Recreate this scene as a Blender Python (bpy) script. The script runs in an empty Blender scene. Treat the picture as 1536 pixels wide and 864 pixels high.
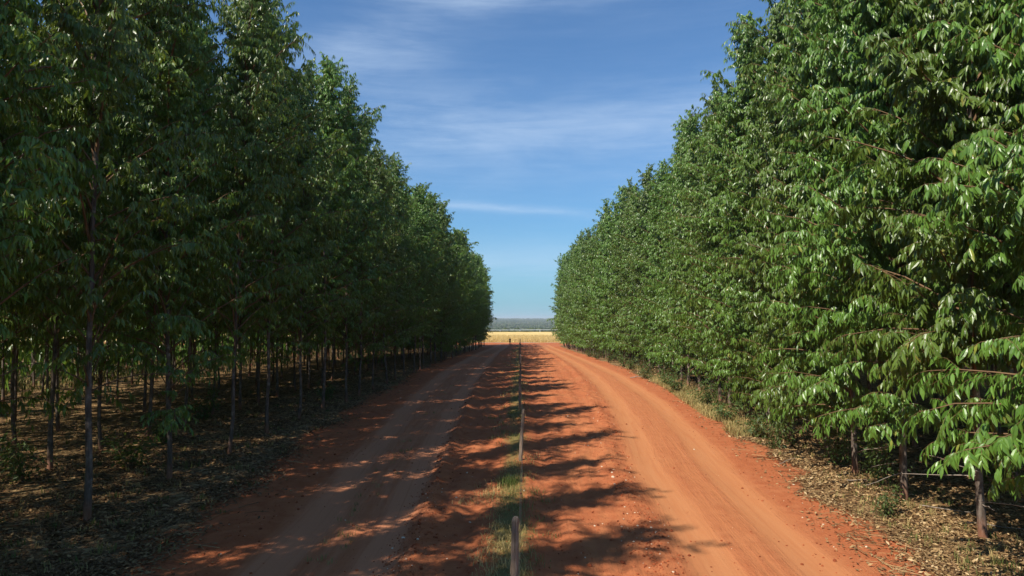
import bpy, math, random
import numpy as np
from mathutils import Vector, Matrix

R = math.radians
scene = bpy.context.scene
COL = scene.collection

# ------------------------------------------------------------------ camera
CAM = np.array([0.0, 0.0, 5.0])
cd = bpy.data.cameras.new("camera")
cd.sensor_width = 36.0
cd.lens = 24.0
cd.clip_end = 30000
cam = bpy.data.objects.new("camera", cd)
COL.objects.link(cam)
cam.location = CAM
cam.rotation_euler = (R(90 + 2.57), 0, R(0.67))
scene.camera = cam

# ------------------------------------------------------------------ sun, sky, exposure
SUN_EL = R(46.5)
sun_to = Vector((1.0, 0.85, 0)).normalized()          # horizontal travel of the light
light_dir = Vector((sun_to.x * math.cos(SUN_EL), sun_to.y * math.cos(SUN_EL), -math.sin(SUN_EL)))
sl = bpy.data.lights.new("sun", 'SUN')
sl.energy = 5.0
sl.angle = R(0.53)
sl.color = (1.0, 0.93, 0.82)
so = bpy.data.objects.new("sun", sl)
COL.objects.link(so)
so.rotation_euler = light_dir.to_track_quat('-Z', 'Y').to_euler()
so.location = (-60, -30, 80)

scene.view_settings.view_transform = 'Standard'
scene.view_settings.look = 'None'
scene.view_settings.exposure = 0.32
scene.view_settings.gamma = 1.0
scene.view_settings.use_curve_mapping = False
scene.cycles.max_bounces = 6
scene.cycles.diffuse_bounces = 4
scene.cycles.glossy_bounces = 2
scene.cycles.transmission_bounces = 3
scene.cycles.transparent_max_bounces = 4
scene.cycles.volume_bounces = 0


class NT:
    """small helper around a node tree"""
    def __init__(self, tree):
        self.t = tree
        self.t.nodes.clear()

    def n(self, typ, **kw):
        nd = self.t.nodes.new(typ)
        for k, v in kw.items():
            setattr(nd, k, v)
        return nd

    def link(self, a, b):
        self.t.links.new(a, b)

    def put(self, sock, v):
        if isinstance(v, bpy.types.NodeSocket):
            self.t.links.new(v, sock)
        elif isinstance(v, (tuple, list)):
            sock.default_value = tuple(v) + ((1.0,) if len(v) == 3 and len(sock.default_value) == 4 else ())
        else:
            sock.default_value = v

    def math(self, op, a, b=0.0, c=None, clamp=False):
        nd = self.n('ShaderNodeMath', operation=op, use_clamp=clamp)
        self.put(nd.inputs[0], a)
        self.put(nd.inputs[1], b)
        if c is not None:
            self.put(nd.inputs[2], c)
        return nd.outputs[0]

    def mix(self, f, a, b, blend='MIX'):
        nd = self.n('ShaderNodeMix', data_type='RGBA', blend_type=blend)
        self.put(nd.inputs[0], f)
        self.put(nd.inputs[6], a)
        self.put(nd.inputs[7], b)
        return nd.outputs[2]

    def noise(self, vec, scale, detail=4, rough=0.55, out=0, dist=0.0):
        nd = self.n('ShaderNodeTexNoise')
        if vec is not None:
            self.link(vec, nd.inputs['Vector'])
        nd.inputs['Scale'].default_value = scale
        nd.inputs['Detail'].default_value = detail
        nd.inputs['Roughness'].default_value = rough
        nd.inputs['Distortion'].default_value = dist
        return nd.outputs[out]

    def ramp(self, f, stops):
        nd = self.n('ShaderNodeValToRGB')
        cr = nd.color_ramp
        while len(cr.elements) < len(stops):
            cr.elements.new(0.5)
        for e, (p, c) in zip(cr.elements, stops):
            e.position = p
            e.color = tuple(c) + ((1.0,) if len(c) == 3 else ())
        self.put(nd.inputs[0], f)
        return nd.outputs[0]

    def smooth(self, v, a, b):
        nd = self.n('ShaderNodeMapRange', interpolation_type='SMOOTHSTEP')
        self.put(nd.inputs[0], v)
        nd.inputs[1].default_value = a
        nd.inputs[2].default_value = b
        return nd.outputs[0]


world = bpy.data.worlds.new("World")
scene.world = world
world.use_nodes = True
w = NT(world.node_tree)
sky = w.n('ShaderNodeTexSky', sky_type='NISHITA')
sky.sun_disc = False
sky.sun_elevation = SUN_EL
sky.sun_rotation = math.atan2(-sun_to.x, -sun_to.y)
sky.altitude = 500
sky.air_density = 1.0
sky.dust_density = 0.0
sky.ozone_density = 1.6
tc = w.n('ShaderNodeTexCoord')
sep = w.n('ShaderNodeSeparateXYZ')
w.link(tc.outputs['Generated'], sep.inputs[0])
X, Y, Z = sep.outputs
# thin cirrus: noise drawn out along the horizon, in a few veils
mp = w.n('ShaderNodeMapping')
w.link(tc.outputs['Generated'], mp.inputs[0])
mp.inputs['Scale'].default_value = (1.0, 1.0, 5.0)
mp.inputs['Rotation'].default_value = (0, R(6), 0)
nzs = w.noise(mp.outputs[0], 3.2, 9, 0.62, dist=0.35)
mp3 = w.n('ShaderNodeMapping')
w.link(tc.outputs['Generated'], mp3.inputs[0])
mp3.inputs['Scale'].default_value = (2.0, 2.0, 26.0)
mp3.inputs['Rotation'].default_value = (0, R(11), 0)
fib = w.noise(mp3.outputs[0], 2.4, 8, 0.68, dist=0.6)
nz = w.math('ADD', w.math('MULTIPLY', nzs, 0.68), w.math('MULTIPLY', fib, 0.32))
veil = w.smooth(nz, 0.42, 0.80)
mp2 = w.n('ShaderNodeMapping')
w.link(tc.outputs['Generated'], mp2.inputs[0])
mp2.inputs['Scale'].default_value = (1.0, 1.0, 3.0)
mp2.inputs['Location'].default_value = (0.4, 0.2, 0.7)
nw = w.noise(mp2.outputs[0], 2.1, 5, 0.6)
az = w.math('DIVIDE', X, w.math('MAXIMUM', w.math('ABSOLUTE', Y), 0.05))
warp = w.math('MULTIPLY', w.math('SUBTRACT', nw, 0.5), 0.16)


def band(z0, slope, width, a0, a1, fade, k):
    zz = w.math('SUBTRACT', w.math('ADD', Z, w.math('MULTIPLY', az, slope)), w.math('ADD', warp, z0))
    g = w.math('DIVIDE', zz, width)
    g = w.math('POWER', 2.718, w.math('MULTIPLY', w.math('MULTIPLY', g, g), -1.0))
    win = w.math('MULTIPLY', w.smooth(az, a0 - fade, a0 + fade), w.smooth(w.math('MULTIPLY', az, -1), -a1 - fade, -a1 + fade))
    return w.math('MULTIPLY', w.math('MULTIPLY', g, win), k)


b1 = band(0.434, -0.31, 0.038, -0.38, -0.04, 0.10, 0.20)     # veil upper left
b2 = band(0.255, 0.02, 0.055, -0.6, 0.6, 0.25, 0.27)        # broad soft band
b5 = band(0.46, -0.03, 0.03, -0.2, 0.9, 0.12, 0.30)
fine = w.noise(mp.outputs[0], 9.0, 6, 0.65)
warp = w.math('MULTIPLY', w.math('SUBTRACT', fine, 0.5), 0.012)
b3 = band(0.158, 0.068, 0.0056, -0.14, 0.10, 0.07, 0.27)    # thin streak
b4 = band(0.075, 0.0, 0.030, -0.6, 0.6, 0.3, 0.20)
tot = w.math('ADD', w.math('ADD', b1, b2), w.math('ADD', b3, w.math('ADD', b4, b5)))
tot = w.math('MULTIPLY', tot, w.math('ADD', 0.25, w.math('MULTIPLY', w.smooth(nz, 0.34, 0.66), 1.25)))
tot = w.math('ADD', tot, w.math('MULTIPLY', veil, 0.10), clamp=True)
hsv = w.n('ShaderNodeHueSaturation')
hsv.inputs['Saturation'].default_value = 1.13
w.link(sky.outputs[0], hsv.inputs['Color'])
hor = w.math('POWER', 2.718, w.math('MULTIPLY', w.math('ABSOLUTE', Z), -13.0))
tone = w.mix(w.math('POWER', 2.718, w.math('MULTIPLY', w.math('ABSOLUTE', Z), -4.0)), (0.93, 0.99, 1.04), (0.03, 0.38, 0.63))
clear = w.mix(1.0, hsv.outputs[0], tone, 'MULTIPLY')
clear = w.mix(w.math('MULTIPLY', hor, 0.93), clear, (2.35, 3.6, 4.6))      # pale blue air all round the horizon
skc = w.mix(tot, clear, (4.2, 5.2, 6.6))
bg = w.n('ShaderNodeBackground')
w.link(skc, bg.inputs[0])
bg.inputs[1].default_value = 0.122
wo = w.n('ShaderNodeOutputWorld')
w.link(bg.outputs[0], wo.inputs[0])

# ------------------------------------------------------------------ numeric helpers
def hash2(ix, iy, seed):
    h = (ix.astype(np.int64) * 374761393 + iy.astype(np.int64) * 668265263 + seed * 974634777) & 0xFFFFFFFF
    h = ((h ^ (h >> 13)) * 1274126177) & 0xFFFFFFFF
    h = h ^ (h >> 16)
    return (h & 0xFFFFFF) / float(0xFFFFFF)


def vnoise(x, y, seed=0):
    xi, yi = np.floor(x), np.floor(y)
    fx, fy = x - xi, y - yi
    fx = fx * fx * (3 - 2 * fx)
    fy = fy * fy * (3 - 2 * fy)
    a = hash2(xi, yi, seed)
    b = hash2(xi + 1, yi, seed)
    c = hash2(xi, yi + 1, seed)
    d = hash2(xi + 1, yi + 1, seed)
    return (a + (b - a) * fx) * (1 - fy) + (c + (d - c) * fx) * fy


def fbm(x, y, oct=4, seed=0, gain=0.5):
    x = np.asarray(x, float)
    y = np.asarray(y, float)
    s, amp, tot = 0.0, 1.0, 0.0
    for k in range(oct):
        s = s + amp * vnoise(x * 2 ** k + 17.3 * k, y * 2 ** k - 9.1 * k, seed + k)
        tot += amp
        amp *= gain
    return s / tot


def sstep(a, b, v):
    t = np.clip((np.asarray(v, float) - a) / (b - a), 0, 1)
    return t * t * (3 - 2 * t)


def curve(pts):
    xs, ys = zip(*pts)
    return lambda y: np.interp(y, xs, ys)


# plan of the place: x of each line as a function of the distance y along the road
row_left = curve([(-30, -10.9), (16, -10.8), (38, -10.6), (48, -10.2), (100, -9.4), (165, -8.2)])
row_right = curve([(-30, 10.2), (15.75, 10.3), (28, 11.3), (42, 12.0), (60, 12.8), (75, 12.2), (90, 11.4), (120, 10.5), (165, 9.5)])
lt_a = curve([(0, -4.9), (17, -5.05), (23, -5.4), (42, -6.4), (62, -6.8), (118, -6.6), (165, -4.9)])
lt_b = curve([(0, -2.9), (17, -3.06), (23, -3.3), (42, -3.75), (62, -3.9), (118, -4.0), (165, -2.9)])
rt_a = curve([(0, 3.8), (13.3, 3.95), (17, 4.1), (23, 4.35), (30, 5.05), (42, 5.85), (62, 6.45), (82, 6.4), (118, 5.9), (165, 4.8)])
rt_b = curve([(0, 5.6), (13.3, 5.9), (17, 6.15), (23, 6.55), (30, 7.3), (42, 8.2), (62, 8.6), (82, 8.2), (118, 7.7), (165, 6.4)])
l_edge = lambda y: lt_a(y) - 1.5
l_in = lambda y: lt_b(y) + 0.45
r_in = lambda y: rt_a(y) - 0.75
r_edge = curve([(0, 7.0), (13.3, 7.2), (23, 8.3), (35, 9.2), (50, 10.2), (65, 10.2), (82, 9.8), (118, 9.0), (165, 8.2)])
END = 168.0


def base_z(y):
    y = np.asarray(y, float)
    return -1.3 * sstep(50, 165, y)


def ground_z(x, y):
    x = np.asarray(x, float)
    y = np.asarray(y, float)
    z = base_z(y)
    med = sstep(-0.5, 0.4, x - l_in(y)) * sstep(-0.6, 0.5, r_in(y) - x)           # the rough strip between the roads
    wob = 0.25 * (fbm(x * 0.3, y * 0.25, 2, 5) - 0.5)
    z = z + med * (0.10 * (fbm(x * 1.3, y * 0.8, 4, 11) - 0.5) + 0.12 * (fbm(x * 3.6, y * 2.6, 3, 23) - 0.5) + 0.05 * (fbm(x * 9, y * 8, 2, 29) - 0.5))
    z = z + med * 0.02 * np.sin((x + wob) * 6.2)
    z = z + 0.16 * np.exp(-((x - l_in(y) - 0.25 + wob) / 0.28) ** 2) * (0.3 + 1.1 * fbm(x * 1.9, y * 1.4, 3, 31))
    z = z + 0.10 * np.exp(-((x - r_in(y) + 0.5 + wob) / 0.35) ** 2) * (0.2 + fbm(x * 2, y * 1.5, 3, 37))
    z = z + 0.10 * np.exp(-(x / 0.6) ** 2)
    for f in (lt_a, lt_b, rt_a, rt_b):
        z = z - 0.045 * np.exp(-((x - f(y)) / 0.45) ** 2)
    road = sstep(0, 0.6, x - l_edge(y)) * sstep(0, 0.6, l_in(y) - x) + sstep(0, .6, x - r_in(y)) * sstep(0, .6, r_edge(y) - x)
    z = z + 0.035 * (fbm(x * 1.1, y * 0.35, 3, 41) - 0.5) * np.clip(road, 0, 1)
    out = sstep(0, 1.5, l_edge(y) - x) + sstep(0, 1.5, x - r_edge(y))
    z = z + np.clip(out, 0, 1) * (0.16 * (fbm(x * 0.5, y * 0.5, 4, 53) - 0.4) + 0.05 * (fbm(x * 2.4, y * 2.4, 2, 57) - 0.5))
    return z


def make_mesh(name, verts, tris, attrs=None, mats=(), mat_idx=None, smooth=False, corner_uv=None):
    verts = np.ascontiguousarray(verts, np.float32)
    tris = np.ascontiguousarray(tris, np.int32)
    k = tris.shape[1]
    me = bpy.data.meshes.new(name)
    me.vertices.add(len(verts))
    me.vertices.foreach_set("co", verts.ravel())
    me.loops.add(tris.size)
    me.loops.foreach_set("vertex_index", tris.ravel())
    me.polygons.add(len(tris))
    me.polygons.foreach_set("loop_start", np.arange(0, tris.size, k, dtype=np.int32))
    me.polygons.foreach_set("loop_total", np.full(len(tris), k, np.int32))
    if mat_idx is not None:
        me.polygons.foreach_set("material_index", np.asarray(mat_idx, np.int32))
    me.polygons.foreach_set("use_smooth", np.full(len(tris), bool(smooth)))
    for an, av in (attrs or {}).items():
        a = me.attributes.new(an, 'FLOAT', 'POINT')
        a.data.foreach_set("value", np.ascontiguousarray(av, np.float32))
    for m in mats:
        me.materials.append(m)
    me.update(calc_edges=True)
    return me


def link(name, data, parent=None, **props):
    o = bpy.data.objects.new(name, data)
    COL.objects.link(o)
    if parent is not None:
        o.parent = parent
    for k, v in props.items():
        o[k] = v
    return o


def tag(o, label, cat, group=None):
    o['label'] = label
    o['category'] = cat
    if group:
        o['group'] = group
    return o


def unit(v):
    return v / np.maximum(np.linalg.norm(v, axis=-1, keepdims=True), 1e-9)


def tubes(P, rad, k):
    """polylines P (n,m,3) with radii (n,m) -> verts, tris of k-sided tubes with a closed tip"""
    n, m, _ = P.shape
    T = np.gradient(P, axis=1)
    T = unit(T)
    ref = np.where(np.abs(T[..., 2:3]) > 0.8, np.array([1.0, 0, 0]), np.array([0, 0, 1.0]))
    U = unit(np.cross(T, ref))
    V = np.cross(T, U)
    a = np.arange(k) * 2 * np.pi / k
    ring = U[:, :, None, :] * np.cos(a)[None, None, :, None] + V[:, :, None, :] * np.sin(a)[None, None, :, None]
    vs = P[:, :, None, :] + ring * rad[:, :, None, None]
    idx = np.arange(n * m * k).reshape(n, m, k)
    A = idx[:, :-1, :]
    B = np.roll(idx, -1, axis=2)[:, :-1, :]
    C = np.roll(idx, -1, axis=2)[:, 1:, :]
    D = idx[:, 1:, :]
    tri = np.concatenate([np.stack([A, B, C], -1).reshape(-1, 3), np.stack([A, C, D], -1).reshape(-1, 3)])
    caps = [np.stack([idx[:, -1, 0], idx[:, -1, i], idx[:, -1, i + 1]], -1) for i in range(1, k - 1)]
    tri = np.concatenate([tri] + caps)
    return vs.reshape(-1, 3), tri


# leaf shapes: stations along the leaf (t), half width, rise of the edge
LEAF_LO = (np.array([[0, 0, 0], [.42, -1, .28], [.42, 1, .28], [.45, 0, 0], [1, 0, 0]]),
           np.array([[0, 3, 1], [0, 2, 3], [1, 3, 4], [3, 2, 4]]))
LEAF_HI = (np.array([[0, 0, 0], [.22, -.78, .22], [.24, 0, 0], [.22, .78, .22], [.55, -.92, .26], [.57, 0, 0], [.55, .92, .26], [1, 0, 0]]),
           np.array([[0, 2, 1], [0, 3, 2], [1, 2, 5], [1, 5, 4], [2, 3, 6], [2, 6, 5], [4, 5, 7], [5, 6, 7]]))


def leaf_geo(P, A, N, L, W, shape, curl=0.16):
    sv, st = shape
    A = unit(A)
    N = unit(N - A * np.sum(A * N, -1, keepdims=True))
    S = np.cross(A, N)
    n = len(P)
    t, wv, e = sv[:, 0], sv[:, 1], sv[:, 2]
    V = (P[:, None] + A[:, None] * (t[None, :, None] * L[:, None, None])
         + S[:, None] * (wv[None, :, None] * W[:, None, None])
         + N[:, None] * ((e[None] * W[:, None] - curl * (t[None] ** 2) * L[:, None])[:, :, None]))
    F = st[None] + (np.arange(n) * len(sv))[:, None, None]
    return V.reshape(-1, 3), F.reshape(-1, 3), len(sv)


# ------------------------------------------------------------------ materials
def new_mat(name):
    m = bpy.data.materials.new(name)
    m.use_nodes = True
    return m, NT(m.node_tree)


def attr(t, name):
    a = t.n('ShaderNodeAttribute')
    a.attribute_name = name
    return a.outputs['Fac']


def finish(t, col, rough=0.9, spec=0.2, bump=None, bstr=0.4, bdist=0.02):
    p = t.n('ShaderNodeBsdfPrincipled')
    t.put(p.inputs['Base Color'], col)
    t.put(p.inputs['Roughness'], rough)
    t.put(p.inputs['Specular IOR Level'], spec)
    if bump is not None:
        b = t.n('ShaderNodeBump')
        b.inputs['Strength'].default_value = bstr
        b.inputs['Distance'].default_value = bdist
        t.link(bump, b.inputs['Height'])
        t.link(b.outputs[0], p.inputs['Normal'])
    o = t.n('ShaderNodeOutputMaterial')
    t.link(p.outputs[0], o.inputs[0])
    return p, o


# soil, shared by the forest floor, the two roads and the strip between them
M_SOIL, t = new_mat("red_soil")
pos = t.n('ShaderNodeNewGeometry').outputs['Position']
big = t.noise(pos, 0.35, 5, 0.6)
mid = t.noise(pos, 2.2, 5, 0.6)
fin = t.noise(pos, 14, 5, 0.65)
tiny = t.noise(pos, 55, 3, 0.6)
red = t.mix(t.smooth(big, 0.3, 0.7), (0.4424, 0.1382, 0.0553), (0.4819, 0.1699, 0.0711))
red = t.mix(t.smooth(mid, 0.35, 0.75), red, (0.3871, 0.1122, 0.0442))
mps = t.n('ShaderNodeMapping')
cxy = t.n('ShaderNodeCombineXYZ')
t.put(cxy.inputs[0], attr(t, 'lane'))
t.put(cxy.inputs[1], t.n('ShaderNodeSeparateXYZ').outputs[1])
t.link(pos, cxy.inputs[1].links[0].from_node.inputs[0])
t.link(cxy.outputs[0], mps.inputs[0])
mps.inputs['Scale'].default_value = (2.6, 0.16, 1.0)
streak = t.noise(mps.outputs[0], 1.6, 8, 0.66, dist=0.25)
sandc = t.mix(t.smooth(streak, 0.3, 0.7), (0.5135, 0.2173, 0.0909), (0.4740, 0.1817, 0.0727))
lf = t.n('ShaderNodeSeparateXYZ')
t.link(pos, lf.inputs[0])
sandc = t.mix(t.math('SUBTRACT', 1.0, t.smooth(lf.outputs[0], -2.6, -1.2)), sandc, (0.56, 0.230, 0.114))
mpw = t.n('ShaderNodeMapping')
t.link(cxy.outputs[0], mpw.inputs[0])
mpw.inputs['Scale'].default_value = (7.0, 0.10, 1.0)
mpw.inputs['Rotation'].default_value = (0, 0, R(1.5))
wl = t.noise(mpw.outputs[0], 1.3, 4, 0.55, dist=0.3)
sandc = t.mix(t.math('MULTIPLY', t.smooth(wl, 0.52, 0.72), 0.42), sandc, (0.40, 0.135, 0.056))
sm = attr(t, 'sand')
sm = t.smooth(t.math('ADD', sm, t.math('MULTIPLY', t.math('SUBTRACT', streak, 0.5), 1.1)), 0.10, 0.90)
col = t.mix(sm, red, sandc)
lit = attr(t, 'litter')
vor = t.n('ShaderNodeTexVoronoi', feature='F1')
t.link(pos, vor.inputs['Vector'])
vor.inputs['Scale'].default_value = 9.0
vcol = t.n('ShaderNodeSeparateColor')
t.link(vor.outputs['Color'], vcol.inputs[0])
litc = t.ramp(vcol.outputs[0], [(0.0, (0.085, 0.050, 0.025)), (0.35, (0.18, 0.110, 0.050)), (0.6, (0.30, 0.190, 0.085)), (0.85, (0.44, 0.30, 0.145)), (1.0, (0.25, 0.10, 0.045))])
lm = t.smooth(t.math('ADD', lit, t.math('MULTIPLY', t.math('ADD', t.math('SUBTRACT', mid, 0.5), t.math('SUBTRACT', fin, 0.5)), 0.8)), 0.35, 0.6)
col = t.mix(lm, col, litc)
gr = attr(t, 'turf')
gm = t.smooth(t.math('ADD', gr, t.math('MULTIPLY', t.math('SUBTRACT', fin, 0.5), 0.9)), 0.3, 0.7)
col = t.mix(gm, col, t.mix(mid, (0.13, 0.12, 0.035), (0.27, 0.20, 0.075)))
col = t.mix(t.smooth(tiny, 0.60, 0.78), col, t.mix(0.5, col, (0.20, 0.06, 0.025)))
h = t.math('ADD', t.math('MULTIPLY', fin, 0.7), t.math('ADD', t.math('MULTIPLY', tiny, 0.3), t.math('MULTIPLY', mid, 0.9)))
h = t.math('MULTIPLY', h, t.math('SUBTRACT', 1.0, t.math('MULTIPLY', sm, 0.72)))
h = t.math('ADD', h, t.math('MULTIPLY', t.math('MULTIPLY', vor.outputs['Distance'], lm), 1.2))
finish(t, col, 0.95, 0.08, h, 0.9, 0.05)

M_FIELD, t = new_mat("dry_grass_field")
pos = t.n('ShaderNodeNewGeometry').outputs['Position']
mpf = t.n('ShaderNodeMapping')
t.link(pos, mpf.inputs[0])
mpf.inputs['Scale'].default_value = (0.10, 0.03, 1)
a = t.noise(mpf.outputs[0], 1.0, 7, 0.65)
b = t.noise(pos, 0.9, 5, 0.65)
c = t.mix(t.smooth(a, 0.35, 0.65), (0.7360, 0.5336, 0.2116), (0.6440, 0.4508, 0.1656))
c = t.mix(t.smooth(b, 0.52, 0.8), c, (0.5336, 0.3864, 0.1472))
finish(t, c, 0.95, 0.05, b, 0.35, 0.2)

M_HILL, t = new_mat("scrub_land")
pos = t.n('ShaderNodeNewGeometry').outputs['Position']
mph = t.n('ShaderNodeMapping')
t.link(pos, mph.inputs[0])
mph.inputs['Scale'].default_value = (0.010, 0.0035, 1)
a = t.noise(mph.outputs[0], 1.0, 8, 0.68)
b = t.noise(pos, 0.05, 6, 0.7)
c = t.mix(t.smooth(a, 0.4, 0.62), (0.0935, 0.1062, 0.0595), (0.1615, 0.1530, 0.0935))
c = t.mix(t.smooth(b, 0.45, 0.65), c, (0.05, 0.065, 0.035))
finish(t, c, 1.0, 0.0)


def leaf_mat(name, dark, light, yellow, rough=0.38, spec=0.5, transl=0.28, ycut=0.965):
    m, t = new_mat(name)
    tn = attr(t, 'tint')
    oi = t.n('ShaderNodeObjectInfo').outputs['Random']
    c = t.mix(tn, dark, light)
    c = t.mix(t.smooth(tn, ycut, ycut + 0.03), c, yellow)
    hs = t.n('ShaderNodeHueSaturation')
    t.put(hs.inputs['Hue'], t.math('ADD', 0.485, t.math('MULTIPLY', oi, 0.026)))
    t.put(hs.inputs['Value'], t.math('ADD', 0.80, t.math('MULTIPLY', oi, 0.38)))
    t.link(c, hs.inputs['Color'])
    c = hs.outputs[0]
    p, o = finish(t, c, rough, spec)
    tr = t.n('ShaderNodeBsdfTranslucent')
    t.link(t.mix(0.55, c, (0.30, 0.36, 0.03)), tr.inputs[0])
    mx = t.n('ShaderNodeMixShader')
    mx.inputs[0].default_value = transl
    t.link(p.outputs[0], mx.inputs[1])
    t.link(tr.outputs[0], mx.inputs[2])
    t.link(mx.outputs[0], o.inputs[0])
    return m


M_LEAF = leaf_mat("tree_leaf", (0.080, 0.160, 0.025), (0.180, 0.312, 0.050), (0.30, 0.32, 0.06), 0.36, 0.58, 0.32)
M_SHRUB = leaf_mat("shrub_leaf", (0.045, 0.085, 0.022), (0.13, 0.19, 0.05), (0.30, 0.26, 0.07), 0.5, 0.35)
M_FARLEAF = leaf_mat("far_scrub_leaf", (0.0510, 0.0680, 0.0323), (0.0978, 0.1148, 0.0553), (0.10, 0.10, 0.06), 0.7, 0.1, 0.15)

M_LITTER, t = new_mat("dry_leaf")
tn = attr(t, 'tint')
c = t.ramp(tn, [(0.0, (0.08, 0.040, 0.018)), (0.35, (0.20, 0.115, 0.050)), (0.7, (0.39, 0.255, 0.115)), (1.0, (0.58, 0.43, 0.24))])
finish(t, c, 0.8, 0.2)

M_GRASS, t = new_mat("grass_blade")
tn = attr(t, 'tint')
c = t.ramp(tn, [(0.0, (0.075, 0.115, 0.025)), (0.35, (0.15, 0.18, 0.045)), (0.65, (0.36, 0.30, 0.115)), (1.0, (0.62, 0.46, 0.20))])
p, o = finish(t, c, 0.7, 0.2)
tr = t.n('ShaderNodeBsdfTranslucent')
t.link(c, tr.inputs[0])
mx = t.n('ShaderNodeMixShader')
mx.inputs[0].default_value = 0.3
t.link(p.outputs[0], mx.inputs[1])
t.link(tr.outputs[0], mx.inputs[2])
t.link(mx.outputs[0], o.inputs[0])

M_BARK, t = new_mat("bark")
tcn = t.n('ShaderNodeTexCoord').outputs['Object']
mpb = t.n('ShaderNodeMapping')
t.link(tcn, mpb.inputs[0])
mpb.inputs['Scale'].default_value = (6, 6, 1.1)
a = t.noise(mpb.outputs[0], 2.0, 6, 0.65)
b = t.noise(tcn, 2.6, 4, 0.6)
c = t.mix(t.smooth(a, 0.3, 0.7), (0.085, 0.063, 0.048), (0.20, 0.16, 0.128))
c = t.mix(t.smooth(b, 0.5, 0.72), c, (0.34, 0.28, 0.23))
zc = t.n('ShaderNodeSeparateXYZ')
t.link(tcn, zc.inputs[0])
c = t.mix(t.math('MULTIPLY', t.math('SUBTRACT', 1.0, t.smooth(t.math('ADD', zc.outputs[2], t.math('MULTIPLY', b, -.5)), -.25, .45)), .6), c, (0.33, 0.12, 0.055))
finish(t, c, 0.85, 0.15, a, 0.9, 0.04)

M_TWIG, t = new_mat("twig")
tcn = t.n('ShaderNodeTexCoord').outputs['Object']
a = t.noise(tcn, 3.0, 4, 0.6)
c = t.mix(a, (0.11, 0.065, 0.035), (0.24, 0.14, 0.07))
finish(t, c, 0.7, 0.25)

M_DEAD, t = new_mat("dead_wood")
tcn = t.n('ShaderNodeTexCoord').outputs['Object']
a = t.noise(tcn, 5.0, 4, 0.6)
c = t.mix(a, (0.22, 0.17, 0.13), (0.47, 0.40, 0.33))
finish(t, c, 0.85, 0.1)

M_CLOD, t = new_mat("earth_clod")
tn = attr(t, 'tint')
c = t.ramp(tn, [(0.0, (0.17, 0.045, 0.020)), (0.5, (0.36, 0.095, 0.038)), (0.85, (0.42, 0.14, 0.06)), (0.9, (0.62, 0.48, 0.33)), (1.0, (0.70, 0.58, 0.42))])
finish(t, c, 0.95, 0.05)

M_POST, t = new_mat("weathered_post")
tcn = t.n('ShaderNodeTexCoord').outputs['Object']
mpp = t.n('ShaderNodeMapping')
t.link(tcn, mpp.inputs[0])
mpp.inputs['Scale'].default_value = (22, 22, 1.2)
a = t.noise(mpp.outputs[0], 1.6, 7, 0.7, dist=0.4)
b = t.noise(tcn, 3.0, 4, 0.6)
c = t.mix(t.smooth(a, 0.32, 0.68), (0.16, 0.108, 0.072), (0.38, 0.295, 0.22))
c = t.mix(t.smooth(b, 0.48, 0.7), c, (0.24, 0.19, 0.16))
finish(t, c, 0.9, 0.1, a, 0.9, 0.02)


def plain(name, colr, rough=0.7, spec=0.3, metal=0.0, var=0.25):
    m, t = new_mat(name)
    tcn = t.n('ShaderNodeTexCoord').outputs['Object']
    n_ = t.noise(tcn, 6.0, 4, 0.6)
    c_ = t.mix(t.math('MULTIPLY', n_, var), colr, tuple(v * 0.5 for v in colr))
    p_, _ = finish(t, c_, rough, spec)
    p_.inputs['Metallic'].default_value = metal
    return m


M_WIRE = plain("wire_steel", (0.35, 0.33, 0.31), 0.5, 0.5, 0.8)
M_STAPLE = plain("staple_steel", (0.22, 0.20, 0.19), 0.55, 0.5, 0.7)
M_KNOT = plain("knot_hole", (0.05, 0.035, 0.028), 0.95, 0.05)
M_WHITE = plain("white_pipe", (0.78, 0.78, 0.76), 0.5, 0.3)
M_CONC = plain("concrete_block", (0.45, 0.43, 0.40), 0.9, 0.2)
M_SKIN = plain("skin", (0.22, 0.115, 0.075), 0.6, 0.3)
M_HAIR = plain("hair", (0.015, 0.012, 0.010), 0.6, 0.3)
M_SHIRT = plain("shirt_cloth", (0.030, 0.030, 0.035), 0.9, 0.1)
M_TROUSER = plain("trouser_cloth", (0.035, 0.035, 0.045), 0.9, 0.1)
M_SHOE = plain("shoe_leather", (0.05, 0.035, 0.025), 0.7, 0.3)

# ------------------------------------------------------------------ ground: strips that share their edges
ys = np.concatenate([np.arange(-60, 6, 3.0), np.arange(6, 34, 0.11), np.arange(34, 62, 0.2), np.arange(62, 100, 0.45), np.arange(100, END + 0.01, 0.85)])
ys[-1] = END


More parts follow.
